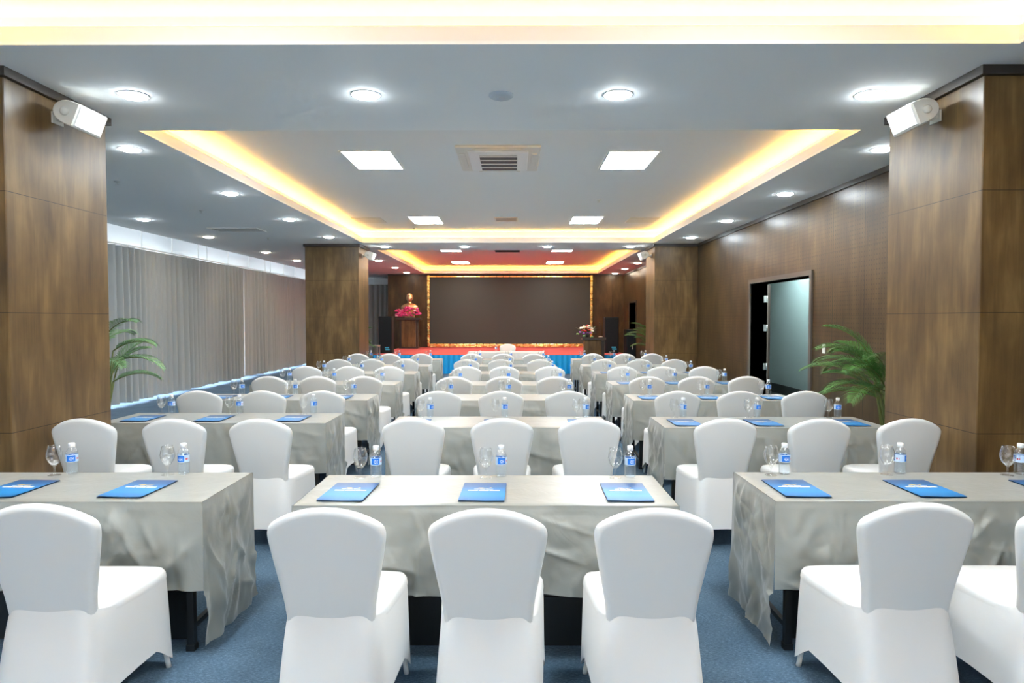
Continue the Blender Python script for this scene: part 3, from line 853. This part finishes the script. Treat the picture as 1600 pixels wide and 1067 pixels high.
TWD = {'left': 1.9, 'centre': 1.8, 'right': 1.8}
OFF = {'left': (-.69, -.07, .61), 'centre': (-.69, -.02, .69), 'right': (-.69, -.04, .66)}
ORD = ['first', 'second', 'third', 'fourth', 'fifth', 'sixth', 'seventh']
POS = ['leftmost', 'middle', 'rightmost']
rnd = random.Random(3)
for bi, blk in enumerate(('left', 'centre', 'right')):
    for r in range(7):
        yf = FR[blk][r]; yc = yf + D_T / 2; xc = TX[blk][r]; W = TWD[blk]
        where = '%s table, %s row from the camera' % (blk, ORD[r])
        place_table(xc, yc, W, 'black legged folding table under grey cloth, ' + where, 'folding tables in rows')
        k = 0 if (r == 0 and blk == 'centre') else (1 if r == 0 else 1 + (r + bi) % 2)
        if r == 0 and blk == 'right': k = 0
        cl = bpy.data.objects.new('tablecloth', get_cloth(W, k)); C.objects.link(cl); cl.location = (xc, yc, 0)
        if (r + bi) % 3 == 2: cl.rotation_euler = (0, 0, PI)
        tag(cl, 'creased grey satin cloth draped over the ' + where, 'tablecloth', 'grey table cloths')
        pxs = CHX[blk][r]
        for i, px in enumerate(pxs):
            yb = (4.74 if (blk, r) == ('left', 1) else yf - .675) + rnd.uniform(-.012, .004)
            x = (px - 804) * yb / 1067.0
            if (blk, r) == ('right', 1): x = min(x, 2.785)
            pi = i if len(pxs) == 3 else ({'left': 2, 'right': i}[blk])
            place_chair(x, yb + CHB + .02, rnd.uniform(-.03, .03), 'white covered banquet chair, %s at the %s' % (POS[pi], where), 'white covered banquet chairs')
        offs = list(OFF[blk])
        if r == 0 and blk == 'left': offs = [-.8, -.1, .53]
        if r == 0 and blk == 'right': offs = [-.72, -.07, .6]
        for i, of in enumerate(offs):
            if r == 0 and blk == 'left' and i == 0: continue
            x = xc + of; s = '%s setting of the %s' % (POS[i], where)
            jx = rnd.uniform(-.012, .012)
            put('g', x - .012 + jx, yf + D_T - .085 + rnd.uniform(-.01, .01), .753, 0, 'clear stemmed goblet at the ' + s, 'glass', 'clear goblets on the tables')
            rot = {('left', 0): (2.9, 2.3, 1.7), ('centre', 0): (2.0, 2.0, 2.0), ('right', 0): (1.8, 2.9, 2.9)}.get((blk, r), (2.0 + rnd.uniform(-.6, .8), 2.0 + rnd.uniform(-.6, .8), 2.0 + rnd.uniform(-.6, .8)))[i]
            put('b', x + .071 + jx, yf + D_T - .065 + rnd.uniform(-.01, .01), .753, rot + PI / 2, 'blue labelled water bottle, %s of the %s' % (POS[i], where), 'bottle', 'water bottles on the tables')
            if r < 5:
                fx = x + .0; fz = rnd.uniform(-.03, .03)
                put('f', fx, yf + .045 + .175, .755, fz, 'blue printed folder at the ' + s, 'folder', 'blue folders on the tables')

# head table by the stage
hx, hy = -.23, 18.05
place_table(hx, hy, 1.97, 'folding table under a white cloth in front of the stage', None)
cl = bpy.data.objects.new('tablecloth', cloth_mesh(1.97, D_T, 91, df=.72, de=.72, res=.02, wr=.5, mat=M['cloth_white'])); C.objects.link(cl); cl.location = (hx, hy, 0)
tag(cl, 'white cloth draped over the single table before the stage', 'tablecloth')
place_chair((793 - 804) * 18.7 / 1067, 18.72, PI, 'white covered chair behind the white table, facing the camera', None)
put('b', (775 - 804) * 18.2 / 1067, 18.2, .753, 1.0, 'water bottle standing on the white table before the stage', 'bottle', None)

# ------------------------------------------------------------------ stage and its things
SX0, SX1, SY0 = -4.15, 3.3, 19.98; SH = .57
st = empty('stage', ((SX0 + SX1) / 2, SY0, 0)); tag(st, 'low stage topped in red carpet with a bright blue pleated skirt', 'stage')
def under(o, p):
    o.matrix_parent_inverse = Matrix.Translation(-Vector(p.location)); return o
under(MB().box(SX0, SX1, SY0 + .02, YB - .02, SH - .05, SH).build('red_carpet_top', M['red_carpet'], st), st)
def sk(u, v):
    s = u * (SX1 - SX0); k = math.sin(s * 2 * PI / .16 + .8 * math.sin(s * 3.1))
    return (SX0 + s, SY0 - .012 - (.012 + .02 * v) * (1 + k), SH - .012 - v * (SH - .02))
under(MB().grid(sk, 460, 6).build('pleated_skirt', M['blue_skirt'], st), st)
for xs, sgn in ((SX0, -1), (SX1, 1)):
    def sk2(u, v):
        s = u * (YB - SY0 - .04); k = math.sin(s * 2 * PI / .16)
        return (xs + sgn * (.006 + (.006 + .012 * v) * (1 + k)), SY0 + .02 + s, SH - .012 - v * (SH - .02))
    under(MB().grid(sk2, 200, 4).build('side_skirt', M['blue_skirt'], st), st)
fr_ = MB()
for x in (SX0 + .1, -2.0, 0, 1.6, SX1 - .1):
    for y in (SY0 + .15, 22.5, YB - .15): fr_.box(x - .03, x + .03, y - .03, y + .03, 0, SH - .05)
under(fr_.build('support_frame', M['black'], st), st)

# LED screen wall
se = empty('led_screen', (-.17, YB, .6)); tag(se, 'large dark LED screen with a polished gold border above the stage', 'screen')
x0, x1, z0, z1 = -3.11, 2.77, .70, 3.14
under(MB().box(x0, x1, YB - .09, YB - .001, z0, z1).build('screen_panel', M['screen'], se), se)
g = MB(); nn = 12
for xa, xb in ((x0 - .10, x0), (x1, x1 + .10)):
    for i in range(nn):
        za = SH + .02 + (z1 + .08 - SH - .02) * i / nn; zb = SH + .02 + (z1 + .08 - SH - .02) * (i + 1) / nn
        g.box(xa, xb, YB - .13, YB - .002, za + .002, zb - .002, bev=.014)
for za, zb in ((SH + .005, z0), (z1, 3.195)):
    for i in range(24):
        xa = x0 + (x1 - x0) * i / 24; xb = x0 + (x1 - x0) * (i + 1) / 24
        g.box(xa + .002, xb - .002, YB - .13, YB - .002, za + .001, zb - .001, bev=.014)
under(g.build('gold_border', M['gold'], se), se)

# pedestal with bust
px_, py_ = (639.5 - 804) * 24.3 / 1067, 24.3
pe = empty('pedestal', (px_, py_, SH)); tag(pe, 'brown wooden pedestal at the back left of the stage', 'pedestal')
MB().box(-.34, .34, -.26, .26, 0, .05, bev=.008).build('plinth', M['wood_dark'], pe)
MB().box(-.25, .25, -.2, .2, .05, 1.0, bev=.006).build('body', M['wood_lectern'], pe)
for s in (-1, 1): MB().box(min(s * .25, s * .32), max(s * .25, s * .32), -.16, .22, .05, 1.0).build('side_wing', M['wood_dark'], pe)
MB().box(-.42, .42, -.28, .28, 1.0, 1.09, bev=.012).build('top', M['wood_dark'], pe)
bz = SH + 1.09
def ico(r, sub=2):
    import bmesh
    bm = bmesh.new(); bmesh.ops.create_icosphere(bm, subdivisions=sub, radius=r)
    vs = [v.co.copy() for v in bm.verts]; fs = [tuple(v.index for v in f.verts) for f in bm.faces]; bm.free(); return vs, fs
IV, IF = ico(1, 2)
# bust as one continuous lofted surface
b = MB(); secs = []
prof = [(.0, .17, .10, 0), (.03, .19, .11, 0), (.08, .25, .12, 0), (.15, .275, .125, 0), (.21, .25, .12, .0), (.25, .18, .10, .0), (.275, .10, .08, -.005), (.30, .065, .065, -.01), (.335, .06, .062, -.015), (.36, .072, .08, -.02), (.385, .082, .098, -.022), (.42, .094, .11, -.018), (.46, .10, .115, -.01), (.50, .10, .115, -.004), (.54, .094, .11, 0), (.575, .075, .088, .004), (.595, .045, .05, .006), (.604, .002, .002, .006)]
n = 28; vs = []; fs = []
for z, rx, ry, cy in prof:
    for i in range(n):
        a = 2 * PI * i / n; x = rx * math.cos(a); y = cy + ry * math.sin(a)
        fr = max(0, -math.sin(a)); mid = max(0, 1 - abs(x) / .03)
        if .40 < z < .47: y -= .022 * mid * fr * (1 - abs(z - .43) / .04 if abs(z - .43) < .04 else 0)      # nose
        if .47 <= z <= .49: y += .008 * fr * (1 if .02 < abs(x) < .06 else 0)   # eyes
        if .36 <= z < .40: y -= .006 * mid * fr
        if .40 < z < .50 and abs(x) > rx * .97: x *= 1.14                 # ears
        vs.append((x, y, z))
for k in range(len(prof) - 1):
    for i in range(n):
        j = (i + 1) % n; fs.append((k * n + i, k * n + j, (k + 1) * n + j, (k + 1) * n + i))
fs.append(tuple(range(n - 1, -1, -1)))
b.add(vs, fs, True)
bu = b.build('bust_statue', M['bronze'], None, (px_, py_ + .1, bz + .2)); bu.scale = (1.12, 1.05, 1.1)
tag(bu, 'golden head and shoulders bust on the pedestal', 'statue')
MB().box(-.15, .15, -.1, .1, -.18, .0, bev=.01).build('base', M['bronze'], bu)
def blossom(mb, c, r, mi, rn):
    # overlapping petals round a centre
    c = Vector(c)
    for k in range(9):
        a = k * 2.4; t = .35 + .65 * k / 9
        d = Vector((math.cos(a) * t, math.sin(a) * t * .9, .55 - .5 * t + .2 * rn.random()))
        ax = d.normalized(); q = c + d * r * .55
        R = ax.to_track_quat('Z', 'Y').to_matrix().to_4x4()
        mb.add([(v.x * r * .5, v.y * r * .42, v.z * r * .2) for v in IV], IF, True, mi, Matrix.Translation(q) @ R)
def leafblade(mb, p, d, L, wd, mi=0):
    p = Vector(p); d = Vector(d).normalized(); s = d.cross(Vector((0, 0, 1))).normalized() if abs(d.z) < .95 else Vector((1, 0, 0))
    q = p + d * L * .5 + Vector((0, 0, .06 * L)); e = p + d * L
    u_ = Vector((0, 0, .12 * wd))
    mb.add([p, q - s * wd, q + u_, q + s * wd, e], [(0, 1, 2), (0, 2, 3), (1, 4, 2), (2, 4, 3)], True, mi)
rn = random.Random(5)
fl = empty('flower_arrangement', (px_, py_ - .16, bz)); tag(fl, 'pink flower arrangement in front of the golden bust', 'flowers')
lv = MB()
for i in range(60):
    a = rn.uniform(PI, 2 * PI); leafblade(lv, (rn.uniform(-.38, .38), rn.uniform(-.02, .06), rn.uniform(0, .12)), (math.cos(a), math.sin(a) * .6, rn.uniform(0, .5)), rn.uniform(.06, .13), .02)
lv.build('foliage', M['leaf_dark'], fl)
i = 0
for i in range(58):
    u = rn.uniform(-1, 1); z = rn.uniform(.02, .34) * (1 - .25 * abs(u)); y = -.04 - rn.uniform(0, .07)
    pass
    q = MB(); blossom(q, (u * .44, y, z + .03), .075, 0, rn); q.build('blossom', M['pink'] if rn.random() < .78 else M['pink_pale'], fl)

# lectern with flowers and microphone, on the floor before the stage
lx, ly = (926 - 804) * 19.35 / 1067, 19.45
le = empty('lectern', (lx, ly, 0)); tag(le, 'brown wooden lectern standing before the right end of the stage', 'lectern')
MB().box(-.30, .36, -.24, .24, 0, .06, bev=.008).build('plinth', M['wood_dark'], le)
MB().box(-.24, .24, -.2, .2, .06, 1.02, bev=.006).build('body', M['wood_lectern'], le)
MB().box(.24, .33, -.16, .2, .06, 1.0).build('side_wing', M['wood_dark'], le)
tp = MB(); tp.add([(-.30, -.26, 1.02), (.36, -.26, 1.02), (.36, .26, 1.02), (-.30, .26, 1.02), (-.30, -.26, 1.10), (.36, -.26, 1.10), (.36, .26, 1.06), (-.30, .26, 1.06)], [(0, 3, 2, 1), (4, 5, 6, 7), (0, 1, 5, 4), (1, 2, 6, 5), (2, 3, 7, 6), (3, 0, 4, 7)])
tp.build('reading_top', M['wood_dark'], le)
mi = empty('microphone', (lx + .24, ly + .02, 1.1)); tag(mi, 'thin gooseneck microphone standing on the lectern', 'microphone')
MB().lathe([(.06, 0), (.06, .015), (.04, .022), (.0005, .022)], 20, cap0=True).build('base', M['metal'], mi)
MB().tube([(0, 0, .02), (.0, 0, .2), (-.01, .02, .30), (-.02, .05, .37)], .006).build('gooseneck', M['black'], mi)
MB().tube([(-.02, .05, .37), (-.024, .062, .40), (-.027, .07, .42)], [.009, .012, .008]).build('capsule', M['black'], mi)
fl = empty('flower_arrangement', (lx - .17, ly - .08, 1.10)); tag(fl, 'white, red and purple flower arrangement on the lectern', 'flowers')
MB().lathe([(.06, 0), (.08, .05), (.085, .09), (.08, .09), (.0005, .085)], 20, cap0=True).build('bowl', M['pot'], fl)
lv = MB()
for i in range(90):
    a = rn.uniform(0, 2 * PI); leafblade(lv, (rn.uniform(-.16, .16), rn.uniform(-.1, .06), rn.uniform(.08, .2)), (math.cos(a), math.sin(a) * .7, rn.uniform(0, .8)), rn.uniform(.12, .24), .025)
lv.build('foliage', M['leaf_dark'], fl)
for cx, cz, r, mk in [(-.17, .25, .075, 'white_petal'), (-.08, .28, .085, 'white_petal'), (.04, .30, .08, 'white_petal'), (.12, .24, .07, 'white_petal'), (-.02, .24, .06, 'red_petal'), (-.13, .19, .06, 'red_petal'), (.06, .2, .06, 'red_petal'), (-.05, .17, .06, 'red_petal'), (.01, .33, .05, 'red_petal'), (.15, .17, .06, 'white_petal'), (-.2, .14, .055, 'purple'), (-.1, .11, .055, 'purple'), (.0, .12, .06, 'purple'), (.09, .12, .055, 'purple'), (.05, .26, .06, 'white_petal')]:
    q = MB(); blossom(q, (cx, -.1 - rn.uniform(0, .06), cz), r, 0, rn); q.build('blossom', M[mk], fl)
for cx, cz in ((-.28, .06), (-.1, .0), (.12, -.02)):
    q = MB(); blossom(q, (cx, -.25, cz + .03), .06, 0, rn); q.build('blossom', M['leaf_pale'], fl)

# black loudspeakers either side of the stage
def floor_speaker(x, y, z, w_, d_, h, lab):
    o = empty('loudspeaker', (x, y, z)); tag(o, lab, 'speaker')
    MB().box(-w_ / 2, w_ / 2, -d_ / 2, d_ / 2, 0, h, bev=.012).build('cabinet', M['speaker_black'], o)
    MB().box(-w_ / 2 + .02, w_ / 2 - .02, -d_ / 2 - .012, -d_ / 2 - .001, .03, h - .03, bev=.005).build('grille', M['speaker_grille'], o)
    b = MB(); b.box(w_ * .02, w_ * .34, -d_ / 2 - .016, -d_ / 2 - .0125, .10, .135); b.box(-.01, w_ * .30, -d_ / 2 - .016, -d_ / 2 - .0125, .155, .19)
    b.build('badge', M['cyan_print'], o)
    return o
floor_speaker((603.5 - 804) * 20.9 / 1067, 20.9, SH, .40, .4, 1.12, 'tall black loudspeaker at the left edge of the stage')
floor_speaker((956 - 804) * 21.0 / 1067, 21.2, SH, .42, .42, 1.1, 'tall black loudspeaker at the right end of the stage')
o = empty('equipment_rack', (3.5, 20.75, 0)); tag(o, 'narrow black equipment case standing right of the right loudspeaker', 'equipment case')
MB().box(-.14, .14, -.25, .25, .04, 1.3, bev=.012).build('case', M['speaker_black'], o)
MB().box(-.12, .12, -.258, -.25, .1, 1.22).build('door_panel', M['speaker_grille'], o)
MB().box(.02, .05, -.266, -.258, .7, .85).build('latch', M['metal'], o)
for sx in (-.1, .1):
    for sy in (-.2, .2): MB().lathe([(.02, 0), (.02, .04)], 10, cap0=True, M=Matrix.Translation((sx, sy, 0))).build('foot', M['black'], o)
o = empty('metal_stand', ((583 - 804) * 18.6 / 1067, 18.6, 0)); tag(o, 'small grey metal frame stand beside the far left column', 'stand')
for sx in (-.2, .14):
    for sy in (-.15, .15): MB().box(sx - .015, sx + .015, sy - .015, sy + .015, 0, .86).build('leg', M['metal'], o)
MB().box(-.22, .16, -.17, .17, .86, .9, bev=.004).build('top', M['metal'], o)

# ------------------------------------------------------------------ palms
def palm(x, y, lab, seed, lean, h=1.0, nf=15, mat='leaf', L0=.75, floor_z=0, amin=0, amax=2 * PI):
    rp = random.Random(seed); o = empty('potted_palm', (x, y, floor_z)); tag(o, lab, 'plant', 'potted palms by the columns')
    MB().lathe([(.12, 0), (.15, .06), (.18, .3), (.19, .36), (.175, .36), (.17, .33)], 28, cap0=True).build('pot', M['pot'], o)
    MB().lathe([(.17, .33), (.0005, .335)], 20).build('soil', M['soil'], o)
    st = MB(); fol = MB()
    for i in range(nf):
        a = amin + (amax - amin) * (i + rp.uniform(.1, .9)) / nf; Lr = L0 * rp.uniform(.75, 1.1); el = rp.uniform(.35, 1.35)
        base = Vector((rp.uniform(-.05, .05), rp.uniform(-.05, .05), .34)); hh = h * rp.uniform(.55, .8) - .34
        pts = []; NP = 16
        dirh = Vector((math.cos(a), math.sin(a), 0))
        top = base + Vector((dirh.x * .12, dirh.y * .12, hh))
        st.tube([base, base.lerp(top, .5) + dirh * -.01, top], [.011, .009, .007], 6)
        p = top.copy(); e = el
        for k in range(NP + 1):
            pts.append(p.copy()); step = Lr / NP
            p = p + (dirh * math.cos(e) + Vector((0, 0, math.sin(e)))) * step; e -= .055 + .06 * k / NP
        st.tube(pts, [.007 * (1 - .8 * k / NP) for k in range(NP + 1)], 5)
        for k in range(3, int(NP * 2.6)):
            t = k / (NP * 2.6); q = t * NP; i0 = min(int(q), NP - 1); c = pts[i0].lerp(pts[i0 + 1], q - i0)
            d = (pts[i0 + 1] - pts[i0]).normalized(); side = d.cross(Vector((0, 0, 1))).normalized(); up = side.cross(d)
            ll = .21 * math.sin(PI * min(1, .12 + .85 * t)) * (L0 / .75) + .03
            for sgn in (-1, 1):
                dd = (side * sgn * .75 + d * .8 - Vector((0, 0, .05 + .12 * rp.random())) + up * .3).normalized()
                wv = .0048
                m_ = c + dd * ll * .5 + Vector((0, 0, .012)); e_ = c + dd * ll - Vector((0, 0, .10 * ll + .01))
                n_ = d * wv
                fol.add([c - n_ * .6, c + n_ * .6, m_ + n_, m_ - n_, e_], [(0, 1, 2, 3), (3, 2, 4)], True)
    st.build('stem', M['stem'], o); fol.build('foliage', M[mat], o)
palm(3.62, 6.55, 'green potted palm behind the front right column', 4, 0, h=1.45, nf=16, L0=.72, amin=1.7, amax=4.0)
palm(-4.05, 6.55, 'pale green potted palm behind the front left column', 9, 0, h=1.75, nf=10, L0=.5, mat='leaf_pale', amin=-.7, amax=2.0)
palm(3.6, 17.0, 'green potted palm behind the far right column', 15, 0, h=1.35, nf=13, L0=.8, amin=1.5, amax=3.9)
palm(-4.15, 17.0, 'green potted palm behind the far left column', 22, 0, h=1.35, nf=12, L0=.62, amin=-.6, amax=1.8)
